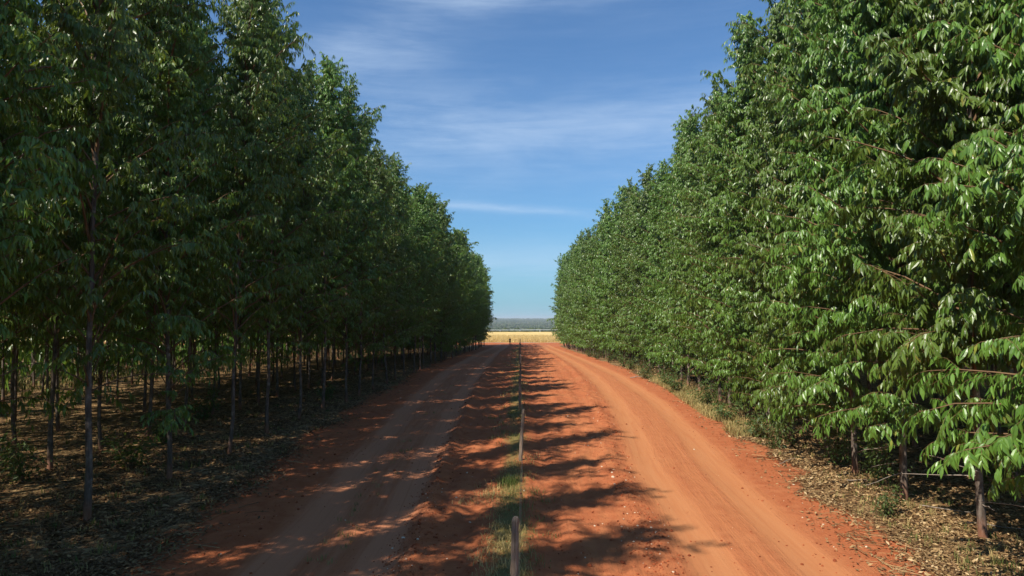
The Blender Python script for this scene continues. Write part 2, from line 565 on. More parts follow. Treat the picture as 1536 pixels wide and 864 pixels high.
def masks(x, y):
    wob = 0.5 * (fbm(x * 0.5, y * 0.35, 3, 71) - 0.5)
    sand = np.zeros_like(x)
    for f, wd in ((lt_a, 0.72), (lt_b, 0.62), (rt_a, 0.70), (rt_b, 0.68)):
        dx = (x - f(y) + 0.6 * wob) / wd
        sand = np.maximum(sand, np.exp(-np.abs(dx) ** 2.2))
    between = (sstep(0, .5, x - rt_a(y)) * sstep(0, .5, rt_b(y) - x) + sstep(0, .5, x - lt_a(y)) * sstep(0, .5, lt_b(y) - x))
    sand = np.maximum(sand, 0.50 * between)
    sand = np.maximum(sand, .40 * sstep(.8, 1.6, x) * sstep(0, 1.2, r_edge(y) - x) * fbm(x * .8, y * .4, 3, 77) * 1.5)
    cross = sstep(158, 164, y)
    w2 = 1.8 * (fbm(x * 0.35, y * 0.3, 4, 83) - 0.5)
    litr = 1.25 * sstep(0.0, 1.7, x - r_edge(y) + w2)
    litl = sstep(0.0, 2.6, l_edge(y) - 0.2 - x + w2)
    lit = np.clip(litr + litl, 0, 1) * (0.50 + 0.5 * fbm(x * 0.6, y * 0.6, 4, 91)) * 1.15
    lit = lit * (1 - cross)
    turf = np.exp(-((x + 0.25 + 0.4 * wob) / 0.6) ** 2) * (0.25 + 0.7 * fbm(x * 0.7, y * 0.5, 3, 97))
    patch = np.exp(-((x - r_edge(y) - 1.1) / 0.9) ** 2) * sstep(30, 36, y) * sstep(74, 62, y)
    out_l = sstep(-60, -68, x) + sstep(60, 68, x)
    turf = np.clip(np.maximum(np.maximum(turf, patch), out_l) * (1 - cross), 0, 1)
    lane = np.where(x < l_in(y) + 1, x - lt_a(y), x - rt_a(y))
    return {'lane': lane, 'sand': sand * (1 - 0.5 * cross), 'litter': lit * (1 - out_l.clip(0, 1)), 'turf': turf}


def strip(name, fa, fb, n, label_mat=M_SOIL, power=None, rows=ys):
    u = np.linspace(0, 1, n)
    if power:
        u = u ** power if power > 0 else 1 - (1 - u) ** (-power)
    xa, xb = fa(rows)[:, None], fb(rows)[:, None]
    x = xa + (xb - xa) * u[None]
    y = np.repeat(rows[:, None], n, 1)
    z = ground_z(x, y)
    v = np.stack([x, y, z], -1).reshape(-1, 3)
    i = np.arange(len(rows) * n).reshape(len(rows), n)
    q = np.stack([i[:-1, :-1], i[:-1, 1:], i[1:, 1:], i[1:, :-1]], -1).reshape(-1, 4)
    at = {k: a.ravel() for k, a in masks(x.ravel(), y.ravel()).items()}
    return link(name, make_mesh(name, v, q, at, [M_SOIL], smooth=True), kind='structure')


const = lambda c_: (lambda y: np.full_like(np.asarray(y, float), c_))
strip("ground", const(-500), lambda y: l_edge(y) - 9, 46, power=-2.6)
strip("forest_floor", lambda y: l_edge(y) - 9, l_edge, 60)
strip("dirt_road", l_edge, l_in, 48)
strip("verge", l_in, r_in, 86)
strip("dirt_road", r_in, r_edge, 60)
strip("forest_floor", r_edge, lambda y: r_edge(y) + 9, 66)
strip("ground", lambda y: r_edge(y) + 9, const(500), 46, power=2.6)

# cross track, field, plain and hills
def sheet(name, xs, rows, zf, mat, attrs=None):
    x, y = np.meshgrid(xs, rows)
    z = zf(x, y)
    i = np.arange(x.size).reshape(x.shape)
    q = np.stack([i[:-1, :-1], i[:-1, 1:], i[1:, 1:], i[1:, :-1]], -1).reshape(-1, 4)
    at = masks(x.ravel(), y.ravel()) if attrs else None
    return link(name, make_mesh(name, np.stack([x, y, z], -1).reshape(-1, 3), q, at, [mat], smooth=True), kind='structure')


symx = lambda m, n, p: np.sign(np.linspace(-1, 1, n)) * m * np.abs(np.linspace(-1, 1, n)) ** p
sheet("cross_track", symx(500, 121, 2.2), np.linspace(END - 0.3, 182, 22), lambda x, y: base_z(y) - 0.02 + 0.10 * (fbm(x * .5, y * .5, 3, 3) - .5) * sstep(168.5, 171, y), M_SOIL, True)
field_z = lambda x, y: -1.3 + 0.35 * (fbm(x * .02, y * .02, 3, 8) - .5) + 0.35 * sstep(181, 184, y) + 0.15 * (fbm(x * .35, y * .35, 3, 9) - .5)
sheet("field", symx(1500, 261, 2.0), np.concatenate([np.linspace(181, 200, 24), np.linspace(202, 312, 40)]), field_z, M_FIELD)


def plain_z(x, y):
    z = np.interp(y, [305, 330, 700, 1500, 3000, 4600, 6000, 9000, 9600], [-1.3, -1.6, -12, -14, -6, 3.0, -30, 12.0, -60])
    return z + (fbm(x * .0012, y * .0012, 4, 6) - .5) * 6 * sstep(900, 4000, y)


sheet("hills", symx(9000, 161, 1.6), np.concatenate([np.linspace(310, 900, 30), np.linspace(930, 9600, 90)]), plain_z, M_HILL)


# ------------------------------------------------------------------ trees
def gen_tree(seed, H, zb, Rc, nbr, leaf_gap, leaf_len, twig_gap, lowthin=0.0, bottom=0.75, low=None, rise=0.0, hang=0.0):
    g = np.random.default_rng(seed)
    # trunk
    m = 14
    tz = np.linspace(-0.15, H * 0.985, m)
    wob = np.cumsum(g.normal(0, 0.035, (m, 2)), 0)
    wob -= wob[0]
    trunk = np.stack([wob[:, 0] + g.normal(0, 0.004) * tz, wob[:, 1] + g.normal(0, 0.004) * tz, tz], -1)
    r0 = g.uniform(0.080, 0.108)
    trad = np.interp(tz / H, [0, .01, .06, .5, 1], [1.25, 1.12, 1.0, .62, .10]) * r0
    # primary branches
    zf = np.linspace(0, 1, nbr) ** 0.95
    z = zb + (H - zb) * np.clip(zf + g.normal(0, .006, nbr), 0, 0.995)
    tt = (z - zb) / (H - zb)
    az = np.arange(nbr) * 2.39996 + g.normal(0, .35, nbr)
    ln = Rc * np.interp(tt, [0, .12, .35, .6, .8, .92, 1], [bottom, .92, 1.0, .96, .84, .70, .44]) * g.uniform(.72, 1.22, nbr)
    e0 = np.radians(np.interp(tt, [0, .5, 1], [30, 50, 72]) + rise + g.normal(0, 15, nbr))
    if low:                                                    # long low boughs on the open side
        n_, az0, spread, za, zb_ = low
        sel_ = np.arange(n_)
        z[sel_] = g.uniform(za, zb_, n_)
        az[sel_] = az0 + g.uniform(-spread, spread, n_)
        ln[sel_] = Rc * g.uniform(.5, .95, n_)
        e0[sel_] = np.radians(g.uniform(8, 30, n_))
        tt = np.clip((z - zb) / (H - zb), 0, 1)
    ms = 6
    s = np.linspace(0, 1, ms)
    el = e0[:, None] - np.radians(38) * s[None] ** 1.3 + g.normal(0, .06, (nbr, ms))
    aa = az[:, None] + np.cumsum(g.normal(0, .07, (nbr, ms)), 1)
    d = np.stack([np.cos(el) * np.cos(aa), np.cos(el) * np.sin(aa), np.sin(el)], -1)
    step = (ln / (ms - 1))[:, None, None] * d
    root = np.stack([np.interp(z, tz, trunk[:, 0]), np.interp(z, tz, trunk[:, 1]), z], -1)
    BP = root[:, None] + np.concatenate([np.zeros((nbr, 1, 3)), np.cumsum(step[:, :-1], 1)], 1)
    BR = (0.006 + 0.009 * ln)[:, None] * np.linspace(1, .25, ms)[None]
    # twigs
    tp, td, tl, tb = [], [], [], []
    for j in range(nbr):
        n = max(2, int(ln[j] / twig_gap))
        if lowthin and tt[j] < 0.27:
            if g.random() < lowthin * (1 - tt[j] / .34):
                n = max(1, n // 4)
        u = np.linspace(.18, .97, n) + g.normal(0, .02, n)
        u = np.clip(u, .1, .99)
        f = u * (ms - 1)
        k = np.minimum(f.astype(int), ms - 2)
        fr = (f - k)[:, None]
        p = BP[j, k] * (1 - fr) + BP[j, k + 1] * fr
        T = unit(BP[j, k + 1] - BP[j, k])
        side = unit(np.cross(T, np.array([0, 0, 1.0])))
        alt = np.where(np.arange(n) % 2 == 0, 1, -1)[:, None]
        dd = unit(T * .62 + side * alt * g.uniform(.45, .95, (n, 1)) + np.array([0, 0, .05 - hang * .8]) + g.normal(0, .36, (n, 3)))
        l = np.clip((1.0 - .5 * u) * ln[j] * .40 * g.uniform(.7, 1.25, n), .22, 1.0)
        tp.append(np.concatenate([p, BP[j, -1:]]))
        td.append(np.concatenate([dd, unit(BP[j, -1:] - BP[j, -2:-1])]))
        tl.append(np.concatenate([l, [0.45 * g.uniform(.7, 1.2)]]))
        tb.append(np.full(n + 1, j))
    tp, td, tl, tb = np.concatenate(tp), np.concatenate(td), np.concatenate(tl), np.concatenate(tb)
    us = np.array([0, .5, 1.0])
    drop = np.array([0, 0, -.38 - hang])
    TP = tp[:, None] + td[:, None] * (tl[:, None] * us)[..., None] + drop * (tl[:, None] * us ** 2)[..., None]
    TR = np.full((len(tp), 3), 0.0055) * np.array([1, .8, .45])[None]
    # leaves hang from the twigs
    cnt = np.maximum(3, (tl / leaf_gap).astype(int))
    idx = np.repeat(np.arange(len(tl)), cnt)
    off = np.arange(len(idx)) - np.repeat(np.cumsum(cnt) - cnt, cnt)
    u = (off + .6) / cnt[idx] + g.normal(0, .02, len(idx))
    u = np.clip(u, .08, 1.0)
    P = tp[idx] + td[idx] * (tl[idx] * u)[:, None] + drop * (tl[idx] * u ** 2)[:, None]
    tdir = unit(td[idx] + 2 * drop * u[:, None] * .8)
    side = unit(np.cross(tdir, np.array([0, 0, 1.0]) + 1e-3))
    alt = np.where(off % 2 == 0, 1, -1)[:, None]
    n = len(idx)
    A = unit(np.array([0, 0, -.95]) + tdir * .34 + side * alt * .34 + g.normal(0, .24, (n, 3)))
    outw = P.copy()
    outw[:, 2] = 0
    outw = unit(outw)
    N = np.array([0, 0, .45]) + outw * .75 + side * alt * .22 + g.normal(0, .40, (n, 3))
    L = leaf_len * g.uniform(.55, 1.28, n) * np.where(u > .93, .75, 1)
    tint = np.clip(g.beta(1.6, 1.9, n), 0, .955)
    tint = np.where(g.random(n) < .012, 1.0, tint)
    tw_t = g.uniform(-.18, .18, len(tl))
    tint = np.where(tint < .96, np.clip(tint + tw_t[idx], 0, .955), tint)
    return dict(trunk=trunk, trad=trad, BP=BP, BR=BR, TP=TP, TR=TR, P=P, A=A, N=N, L=L, W=L * .150, tint=tint, tb=tb)


def trunk_mesh(T, k=9):
    v, f = tubes(T['trunk'][None], T['trad'][None], k)
    return make_mesh("trunk", v, f, None, [M_BARK], smooth=True)


def crown_mesh(T, shape, branch=True, twig=True, keep=None):
    P, A, N, L, W, ti = (T[k] for k in ('P', 'A', 'N', 'L', 'W', 'tint'))
    if keep is not None:
        P, A, N, L, W, ti = (q[keep] for q in (P, A, N, L, W, ti))
    v, f, k = leaf_geo(P, A, N, L, W, shape)
    V, F, M, TT = [v], [f], [np.zeros(len(f), int)], [np.repeat(ti, k)]
    n0 = len(v)
    if branch:
        v, f = tubes(T['BP'], T['BR'], 4)
        V.append(v); F.append(f + n0); M.append(np.ones(len(f), int)); TT.append(np.zeros(len(v)))
        n0 += len(v)
    if twig:
        v, f = tubes(T['TP'], T['TR'], 3)
        V.append(v); F.append(f + n0); M.append(np.ones(len(f), int)); TT.append(np.zeros(len(v)))
    return make_mesh("crown", np.concatenate(V), np.concatenate(F), {'tint': np.concatenate(TT)}, [M_LEAF, M_TWIG], np.concatenate(M))


HT = 18.0
roadside = [gen_tree(100 + i, HT, (0.9, 1.5, 1.0, 1.9, 0.8)[i], 2.95, 112 if i != 3 else 84, .034, .245, .150, bottom=.8, rise=17, hang=.10) for i in range(5)]
backlit = [gen_tree(200 + i, HT, (2.4, 3.1, 2.6, 3.6, 2.1)[i], 3.0, 112 if i != 2 else 84, .039, .225, .158, lowthin=.85, bottom=.6, rise=17, hang=.06) for i in range(5)]
for T_ in backlit:
    T_['trad'] = T_['trad'] * .72
inner = [gen_tree(300 + i, HT, 4.0, 2.8, 84, .048, .275, .17, lowthin=.85, bottom=.5) for i in range(3)]
for T_ in inner:
    T_['trad'] = T_['trad'] * .74
distant = [gen_tree(400 + i, HT, 1.1, 3.0, 92, .060, .35, .19, bottom=.85, rise=12) for i in range(4)]
distant_dark = [gen_tree(450 + i, HT, (1.2, 1.8, 1.4, 2.2)[i], 3.0, 92, .062, .35, .19, lowthin=.5, bottom=.6, rise=13, hang=.06) for i in range(4)]
MESH = {}
for nm, lst in (('roadside', roadside), ('backlit', backlit), ('inner', inner)):
    MESH[nm] = [(trunk_mesh(T), crown_mesh(T, LEAF_LO)) for T in lst]
MESH['distant'] = [(trunk_mesh(T, 6), crown_mesh(T, LEAF_LO, twig=False)) for T in distant]
MESH['distant_dark'] = [(trunk_mesh(T, 6), crown_mesh(T, LEAF_LO, twig=False)) for T in distant_dark]

ORD = ["first", "second", "third", "fourth", "fifth", "sixth", "seventh", "eighth", "ninth", "tenth", "eleventh", "twelfth", "thirteenth", "fourteenth"]
rng = random.Random(7)
deep = []
plan = []            # (side, row, y, x, dist score)
left_front = [17.0, 21.2, 25.2, 29.6, 33.8, 37.4, 40.9, 44.2, 48.2]
right_front = [12.6, 15.75, 19.1, 22.0, 25.1, 28.2, 31.4]


def row_positions(start, step, first, jit):
    out = list(start)
    y = out[-1] if out else first - step
    while y + step < 159:
        y += step * rng.uniform(.92, 1.08)
        out.append(y)
    return out


# far end of the left stand is shorter and stops a little before the cross track
for r in range(5):
    yl = row_positions(left_front if r == 0 else [], 3.9 if r == 0 else 3.0, 6.0 + 1.3 * (r % 3), .3)
    if r == 0:
        yl = [12.9, 8.8] + yl
    for y in yl:
        plan.append(['left', r, y, float(row_left(y)) - 4.8 * r + rng.uniform(-.3, .3)])
for r in range(5, 11):
    for y in row_positions([], 4.2, 8.0 + 1.3 * (r % 3), .3):
        deep.append(['left', r, y, float(row_left(y)) - 4.8 * r + rng.uniform(-.5, .5)])
for r in range(7, 12):
    for y in row_positions([], 4.0, 10.0 + 1.3 * (r % 3), .3):
        deep.append(['right', r, y, float(row_right(y)) + 3.9 * r + rng.uniform(-.5, .5)])
for r in range(7):
    yr = row_positions(right_front if r == 0 else [], 3.15, 10.0 + 1.1 * (r % 3), .3)
    for y in yr:
        plan.append(['right', r, y, float(row_right(y)) + 3.9 * r + rng.uniform(-.3, .3)])
# trees beside and behind the camera whose shade falls into view
extra, beside = [], []
for r in range(4):
    for k in range(7):
        (beside if r < 2 else extra).append(['left', r, 4.6 - 3.9 * k + .8 * (r % 2), float(row_left(0)) - 4.8 * r + rng.uniform(-.3, .3)])


def in_view(x, y):
    return y > 3 and abs(x + .0117 * y) < .75 * y + 4.0


def score(p):
    side, r, y, x = p
    wt = (1.0, .62, .42, .33, .27, .2, .15)[r]
    if side == 'right' and r >= 2:
        wt *= .55
    return wt / math.hypot(x, y) if in_view(x, y) else 0.0


plan.sort(key=score, reverse=True)
singles, rest = plan[:286], plan[286:] + extra
beside += [p for p in rest if p[0] == 'left' and p[1] < 2 and p[2] < 14]
rest = [p for p in rest if not (p[0] == 'left' and p[1] < 2 and p[2] < 14)]
tmpl_count = {}


def put_tree(meshes, x, y, rot, sc, sz):
    e = link("eucalyptus_tree", None)
    e.location = (x, y, float(ground_z(x, y)))
    e.rotation_euler = (rng.gauss(0, .022), rng.gauss(0, .022), rot)
    e.scale = (sc, sc, sz)
    tr = link("trunk", meshes[0], e)
    cr = link("crown", meshes[1], e)
    return e


def frame_uv(Wp):
    q = Wp - CAM
    ca, sa = math.cos(R(.67)), math.sin(R(.67))
    xr = q[:, 0] * ca + q[:, 1] * sa
    yr = -q[:, 0] * sa + q[:, 1] * ca
    cp, sp = math.cos(R(2.57)), math.sin(R(2.57))
    dep = yr * cp + q[:, 2] * sp
    up = -yr * sp + q[:, 2] * cp
    return xr / dep, up / dep, dep


leaf_part = make_mesh("leaf", *leaf_geo(np.zeros((1, 3)), np.array([[0, 1.0, 0]]), np.array([[0, 0, 1.0]]), np.ones(1), np.array([.150]), LEAF_HI)[:2], None, [M_LEAF])
leaf_variants = []
for k_ in range(6):
    me_ = leaf_part.copy()
    a_ = me_.attributes.new('tint', 'FLOAT', 'POINT')
    a_.data.foreach_set("value", np.full(len(me_.vertices), .15 + .14 * k_, np.float32))
    leaf_variants.append(me_)
branch_cache = {}


def near_tree(seed, x, y, H):
    """a tree close to the camera: limbs and its largest leaves are parts of their own"""
    T = gen_tree(seed, H, 1.9, 3.0, 130, .034, .245, .150, bottom=.95, low=(12, math.pi + .45, 1.3, 1.7, 5.2), rise=15, hang=.10)
    e = link("eucalyptus_tree", None)
    gz = float(ground_z(x, y))
    e.location = (x, y, gz)
    T['trad'] = T['trad'] * .85
    link("trunk", trunk_mesh(T, 12), e)
    Wp = T['P'] + np.array([x, y, gz])
    u, v, dep = frame_uv(Wp)
    vis = (np.abs(u) < .76) & (np.abs(v) < .43)
    toward = Wp[:, 0] - x < .4                                  # on the road side of the crown
    key = np.where(vis & toward, dep, 1e6 + dep)
    pick = np.argsort(key)[:2400]
    pick = pick[key[pick] < 1e5]
    pick = np.random.default_rng(seed).permutation(pick)[:300]
    keep = np.ones(len(T['P']), bool)
    keep[pick] = False
    link("crown", crown_mesh(T, LEAF_HI, branch=False, keep=keep), e, kind='stuff')
    for j in range(len(T['BP'])):
        bv, bf = tubes(T['BP'][j:j + 1], T['BR'][j:j + 1], 5)
        link("branch", make_mesh("branch", bv, bf, None, [M_TWIG], smooth=True), e)
    A = unit(T['A'][pick])
    N = T['N'][pick]
    N = unit(N - A * np.sum(A * N, -1, keepdims=True))
    S = np.cross(A, N)
    for k in range(len(pick)):
        i = pick[k]
        L = T['L'][i]
        o = link("leaf", leaf_variants[int(min(5, T['tint'][i] * 6))], e)
        # mesh axes: x = -side (leaf_geo's S), y = axis, z = normal
        m = Matrix(((S[k, 0], A[k, 0], N[k, 0], T['P'][i, 0]), (S[k, 1], A[k, 1], N[k, 1], T['P'][i, 1]), (S[k, 2], A[k, 2], N[k, 2], T['P'][i, 2]), (0, 0, 0, 1)))
        o.matrix_local = m @ Matrix.Diagonal((L, L, L, 1))
    # bare dead limbs low on the trunk
    g = np.random.default_rng(seed + 5)
    for k in range(3):
        a = math.pi + g.uniform(-1.3, 1.3)
        z0 = g.uniform(.7, 1.7)
        ln = g.uniform(.9, 1.9)
        pts = np.array([[0, 0, z0]]) + np.linspace(0, 1, 5)[:, None] * ln * np.array([[math.cos(a), math.sin(a), g.uniform(-.35, .35)]]) + g.normal(0, .03, (5, 3)) * np.linspace(0, 1, 5)[:, None]
        bv, bf = tubes(pts[None], np.linspace(.014, .005, 5)[None], 4)
        link("dead_branch", make_mesh("dead_branch", bv, bf, None, [M_DEAD], smooth=True), e)
    return e


singles.sort(key=lambda p: (p[0], p[1], p[2]))
counters = {}
for side, r, y, x in singles:
    c_ = counters.get((side, r), 0)
    counters[(side, r)] = c_ + 1
    sz = rng.uniform(.90, 1.09)
    if side == 'left':
        sz *= 1.02 if y < 34 else (.955 if y < 72 else (1.06 if y < 84 else (.85 if y < 97 else .95)))
    else:
        sz *= .985 if y < 44 else (.97 if y < 60 else 1.0)
    if side == 'left' and r == 1:
        sz *= 1.07
    sc = rng.uniform(.92, 1.1)
    if side == 'right' and r == 0 and c_ < 5:
        e = near_tree(900 + c_, x, y, HT * rng.uniform(.96, 1.02))
    else:
        if y > 78:
            fam = 'distant' if side == 'right' else 'distant_dark'
        elif r >= 2 or (side == 'right' and r >= 1):
            fam = 'inner'
        else:
            fam = 'roadside' if side == 'right' else 'backlit'
        lst = MESH[fam]
        ii = tmpl_count.get(fam, 0)
        tmpl_count[fam] = ii + 1
        e = put_tree(lst[(ii * 2 + ii // len(lst)) % len(lst)], x, y, rng.uniform(0, 6.28), sc, sz)
    grp = "eucalyptus trees of the shaded left stand" if side == 'left' else "eucalyptus trees of the sunlit right stand"
    if r == 0:
        if side == 'right':
            lab = (f"{ORD[c_]} tree from the camera in the sunlit front row right of the road" if c_ < 14
                   else "distant sunlit tree in the front row right of the road, beyond the fourteenth tree")
            if c_ == 0:
                lab = "nearest sunlit tree right of the road, its trunk outside the picture edge"
        else:
            lab = (f"{ORD[c_]} tree from the camera in the dark front row left of the road" if c_ < 14
                   else "distant dark tree in the front row left of the road, beyond the fourteenth tree")
    else:
        where = "shaded left stand" if side == 'left' else "sunlit right stand"
        if c_ < 6:
            lab = f"{ORD[c_]} visible tree of the {ORD[r]} row back in the {where}"
        else:
            lab = f"tree of the {ORD[r]} row back in the {where}, past that row's sixth"
    tag(e, lab, "tree", grp)

for i, (side, r, y, x) in enumerate(beside):
    e = put_tree(MESH['backlit'][i % 5], x, y, rng.uniform(0, 6.28), rng.uniform(.98, 1.10), rng.uniform(.95, 1.03))
    tag(e, "tree of the left stand standing level with or behind the camera, outside the picture", "tree", "trees of the left stand beside the camera")

# the remaining trees, deep in the stands, as one mass
mass_src = [gen_tree(600 + i, HT, 2.6, 2.7, 50, .17, .50, .30, lowthin=.4, bottom=.6) for i in range(4)] + [gen_tree(650 + i, HT, 1.0, 2.9, 28, .30, .95, .62, bottom=.8) for i in range(2)]
mass_geo = []
for T in mass_src:
    v, f, k = leaf_geo(T['P'], T['A'], T['N'], T['L'], T['W'], (np.array([[0, 0, 0], [.45, -1, .2], [1, 0, 0], [.45, 1, .2]]), np.array([[0, 2, 1], [0, 3, 2]])))
    v2, f2 = tubes(T['trunk'][None], T['trad'][None], 5)
    mass_geo.append((np.concatenate([v, v2]), np.concatenate([f, f2 + len(v)]), np.concatenate([np.zeros(len(f), int), np.ones(len(f2), int)]), np.concatenate([np.repeat(T['tint'], k), np.zeros(len(v2))])))
V, F, Mi, Ti, n0 = [], [], [], [], 0
for i, (side, r, y, x) in enumerate(rest + deep):
    v, f, mi, ti = mass_geo[i % 4 if i < len(rest) else 4 + i % 2]
    a = rng.uniform(0, 6.28)
    s = rng.uniform(.92, 1.08)
    ca, sa = math.cos(a), math.sin(a)
    q = np.stack([v[:, 0] * ca - v[:, 1] * sa + x, v[:, 0] * sa + v[:, 1] * ca + y, v[:, 2] * s + float(ground_z(x, y))], -1)
    V.append(q); F.append(f + n0); Mi.append(mi); Ti.append(ti)
    n0 += len(v)
link("plantation_woods", make_mesh("plantation_woods", np.concatenate(V), np.concatenate(F), {'tint': np.concatenate(Ti)}, [M_LEAF, M_BARK], np.concatenate(Mi)), kind='stuff')
print("trees", len(singles), len(rest), "mass tris", sum(len(f) for f in F))

# ------------------------------------------------------------------ shrubs and saplings under the rows
def shrub_mesh(seed, h, rad, n, leaf, mat):
    g = np.random.default_rng(seed)
    st = 9
    az = g.uniform(0, 6.28, st)
    tipr = rad * g.uniform(.4, 1.0, st)
    hh = h * g.uniform(.5, 1.0, st)
    s = np.linspace(0, 1, 4)
    BP = np.stack([np.cos(az)[:, None] * tipr[:, None] * s ** 1.2, np.sin(az)[:, None] * tipr[:, None] * s ** 1.2, hh[:, None] * s - .04], -1)
    v, f = tubes(BP, np.full((st, 4), .012) * np.array([1, .8, .6, .3]), 4)
    j = g.integers(0, st, n)
    u = g.uniform(.25, 1.05, n)
    P = np.stack([np.cos(az[j]) * tipr[j] * u ** 1.2, np.sin(az[j]) * tipr[j] * u ** 1.2, hh[j] * u], -1) + g.normal(0, rad * .17, (n, 3))
    P[:, 2] = np.maximum(P[:, 2], .03)
    A = np.stack([np.cos(az[j]), np.sin(az[j]), np.full(n, -.35)], -1) * .8 + g.normal(0, .45, (n, 3))
    N = np.array([0, 0, 1.0]) + g.normal(0, .5, (n, 3))
    L = leaf * g.uniform(.6, 1.2, n)
    lv, lf, k = leaf_geo(P, A, N, L, L * .2, LEAF_LO)
    lm_ = make_mesh("foliage", lv, lf, {'tint': np.repeat(g.beta(1.5, 1.8, n) * .94, k)}, [mat])
    sm_ = make_mesh("stem", v, f, None, [M_TWIG], smooth=True)
    return sm_, lm_


shr = [shrub_mesh(10 + i, 1.3, .75, 420, .17, M_SHRUB) for i in range(4)]


def put_shrub(x, y, s, label, grp="leafy shrubs under the tree rows", name="shrub", low=1.0, mi=None):
    e = link(name, None)
    e.location = (x, y, float(ground_z(x, y)) - .02)
    e.scale = (s, s, s * low)
    e.rotation_euler[2] = rng.uniform(0, 6.28)
    sm_, lm_ = shr[rng.randrange(4) if mi is None else mi]
    link("stem", sm_, e)
    link("foliage", lm_, e)
    return tag(e, label, "shrub", grp)


put_shrub(9.9, 26.6, 1.25, "leafy shrub between the fourth and sixth front trunks on the right")
put_shrub(10.7, 23.4, 1.15, "leafy shrub behind the fourth front trunk on the right")
put_shrub(10.9, 20.6, 1.1, "thin leafy shrub between the third and fourth front trunks on the right")
put_shrub(11.4, 31.5, 1.35, "leafy shrub at the foot of the seventh front tree on the right")
put_shrub(11.5, 36.5, 1.3, "bushy shrub at the edge of the grass patch, right of the road")
put_shrub(12.0, 42.5, 1.3, "bushy shrub beside the far end of the grass patch on the right")
for k_, (yy_, of_, sc_) in enumerate([(29.0, -1.3, 1.0), (34.0, -1.5, 1.2), (39.5, -1.2, 1.1), (46.0, -1.5, 1.3), (51.0, -1.4, 1.2), (55.5, -.9, 1.3), (63.0, -1.2, 1.35), (68.5, -1.5, 1.2), (74.0, -1.0, 1.3), (82.0, -1.3, 1.4), (90.0, -1.2, 1.3), (99.0, -1.2, 1.4)]):
    put_shrub(float(row_right(yy_)) + of_, yy_, sc_, f"{ORD[k_]} low bush from the camera skirting the foot of the sunlit right row" if k_ < 5 else "low distant bush skirting the foot of the sunlit right row", "low bushes along the foot of the right row", low=.85)
put_shrub(10.6, 57.5, 1.05, "low green cut branch lying beside the right road", "green boughs beside the right road", "leafy_bough", .55)
put_shrub(12.6, 15.2, 1.2, "leafy shrub behind the second front trunk on the right")
put_shrub(13.2, 19.4, 1.25, "leafy shrub in the shade behind the third front trunk on the right")
put_shrub(9.2, 17.6, .6, "small sprig of green leaves in the litter before the third right trunk")
put_shrub(-15.2, 21.0, 1.1, "dark leafy shrub between trunks at the left edge of the picture")
put_shrub(-12.9, 22.6, 1.5, "dark low bush behind the pale leaning trunk on the left", low=.6)
put_shrub(-14.3, 27.5, 1.0, "small dark shrub behind the fourth front trunk on the left")
put_shrub(-13.2, 16.0, .9, "small sapling shrub near the first front trunk on the left")
put_shrub(-15.8, 34.0, 1.2, "dark shrub deep between the trunks of the left stand")
put_shrub(-11.9, 41.5, .9, "small shrub by the seventh front trunk on the left")

# a dark dry branch lying by the right road
g = np.random.default_rng(77)
e = link("fallen_branch", None)
e.location = (9.3, 58.0, float(ground_z(9.3, 58.0)))
pts = np.array([[0, 0, .03], [.5, .1, .10], [1.1, .1, .16], [1.7, .3, .12]])
v, f = tubes(pts[None], np.array([[.04, .035, .025, .01]]), 6)
link("stick", make_mesh("stick", v, f, None, [M_DEAD], smooth=True), e)
for k in range(6):
    p0 = pts[1 + k % 2] + g.normal(0, .03, 3)
    p1 = p0 + np.array([g.uniform(-.4, .5), g.uniform(-.5, .5), g.uniform(.15, .55)])
    v, f = tubes(np.array([[p0, (p0 + p1) / 2 + g.normal(0, .04, 3), p1]]), np.array([[.014, .010, .004]]), 4)
    link("side_twig", make_mesh("side_twig", v, f, None, [M_DEAD], smooth=True), e)
tag(e, "dark dry fallen branch with upright twigs at the right road's edge", "branch")


# bare pale sticks in the litter
def stick(x, y, ln, a, label):
    g_ = np.random.default_rng(int(x * 100 + y * 1000) % 99991)
    s = np.linspace(0, 1, 6)
    px = x + math.cos(a) * ln * (s - .5) + g_.normal(0, .03, 6)
    py = y + math.sin(a) * ln * (s - .5) + g_.normal(0, .03, 6)
    pz = ground_z(px, py) + .03 + .12 * g_.random() * s
    o_ = np.array([px[0], py[0], pz[0]])
    v_, f_ = tubes((np.stack([px, py, pz], -1) - o_)[None], np.linspace(.016, .006, 6)[None], 5)
    ob = link("dry_stick", make_mesh("dry_stick", v_, f_, None, [M_DEAD], smooth=True))
    ob.location = o_
    tag(ob, label, "stick", "dry sticks in the leaf litter")


stick(11.6, 16.6, 1.6, -.5, "pale dry stick lying right of the second front trunk on the right")
stick(10.9, 18.0, 1.3, -.9, "pale dry stick between the second and third front trunks on the right")
stick(10.4, 21.0, 1.5, -.3, "pale dry stick between the third and fourth front trunks on the right")
stick(9.3, 24.0, 1.0, .6, "short dry stick in the litter before the fourth right trunk")

# ------------------------------------------------------------------ scattered cover
def ground_normal(x, y, e=.12):
    return unit(np.stack([-(ground_z(x + e, y) - ground_z(x - e, y)) / (2 * e), -(ground_z(x, y + e) - ground_z(x, y - e)) / (2 * e), np.ones_like(x)], -1))


g = np.random.default_rng(5)


def y_dist(n, a, b, p=1.0):
    u_ = g.random(n)
    return (a ** -p + u_ * (b ** -p - a ** -p)) ** (-1 / p)


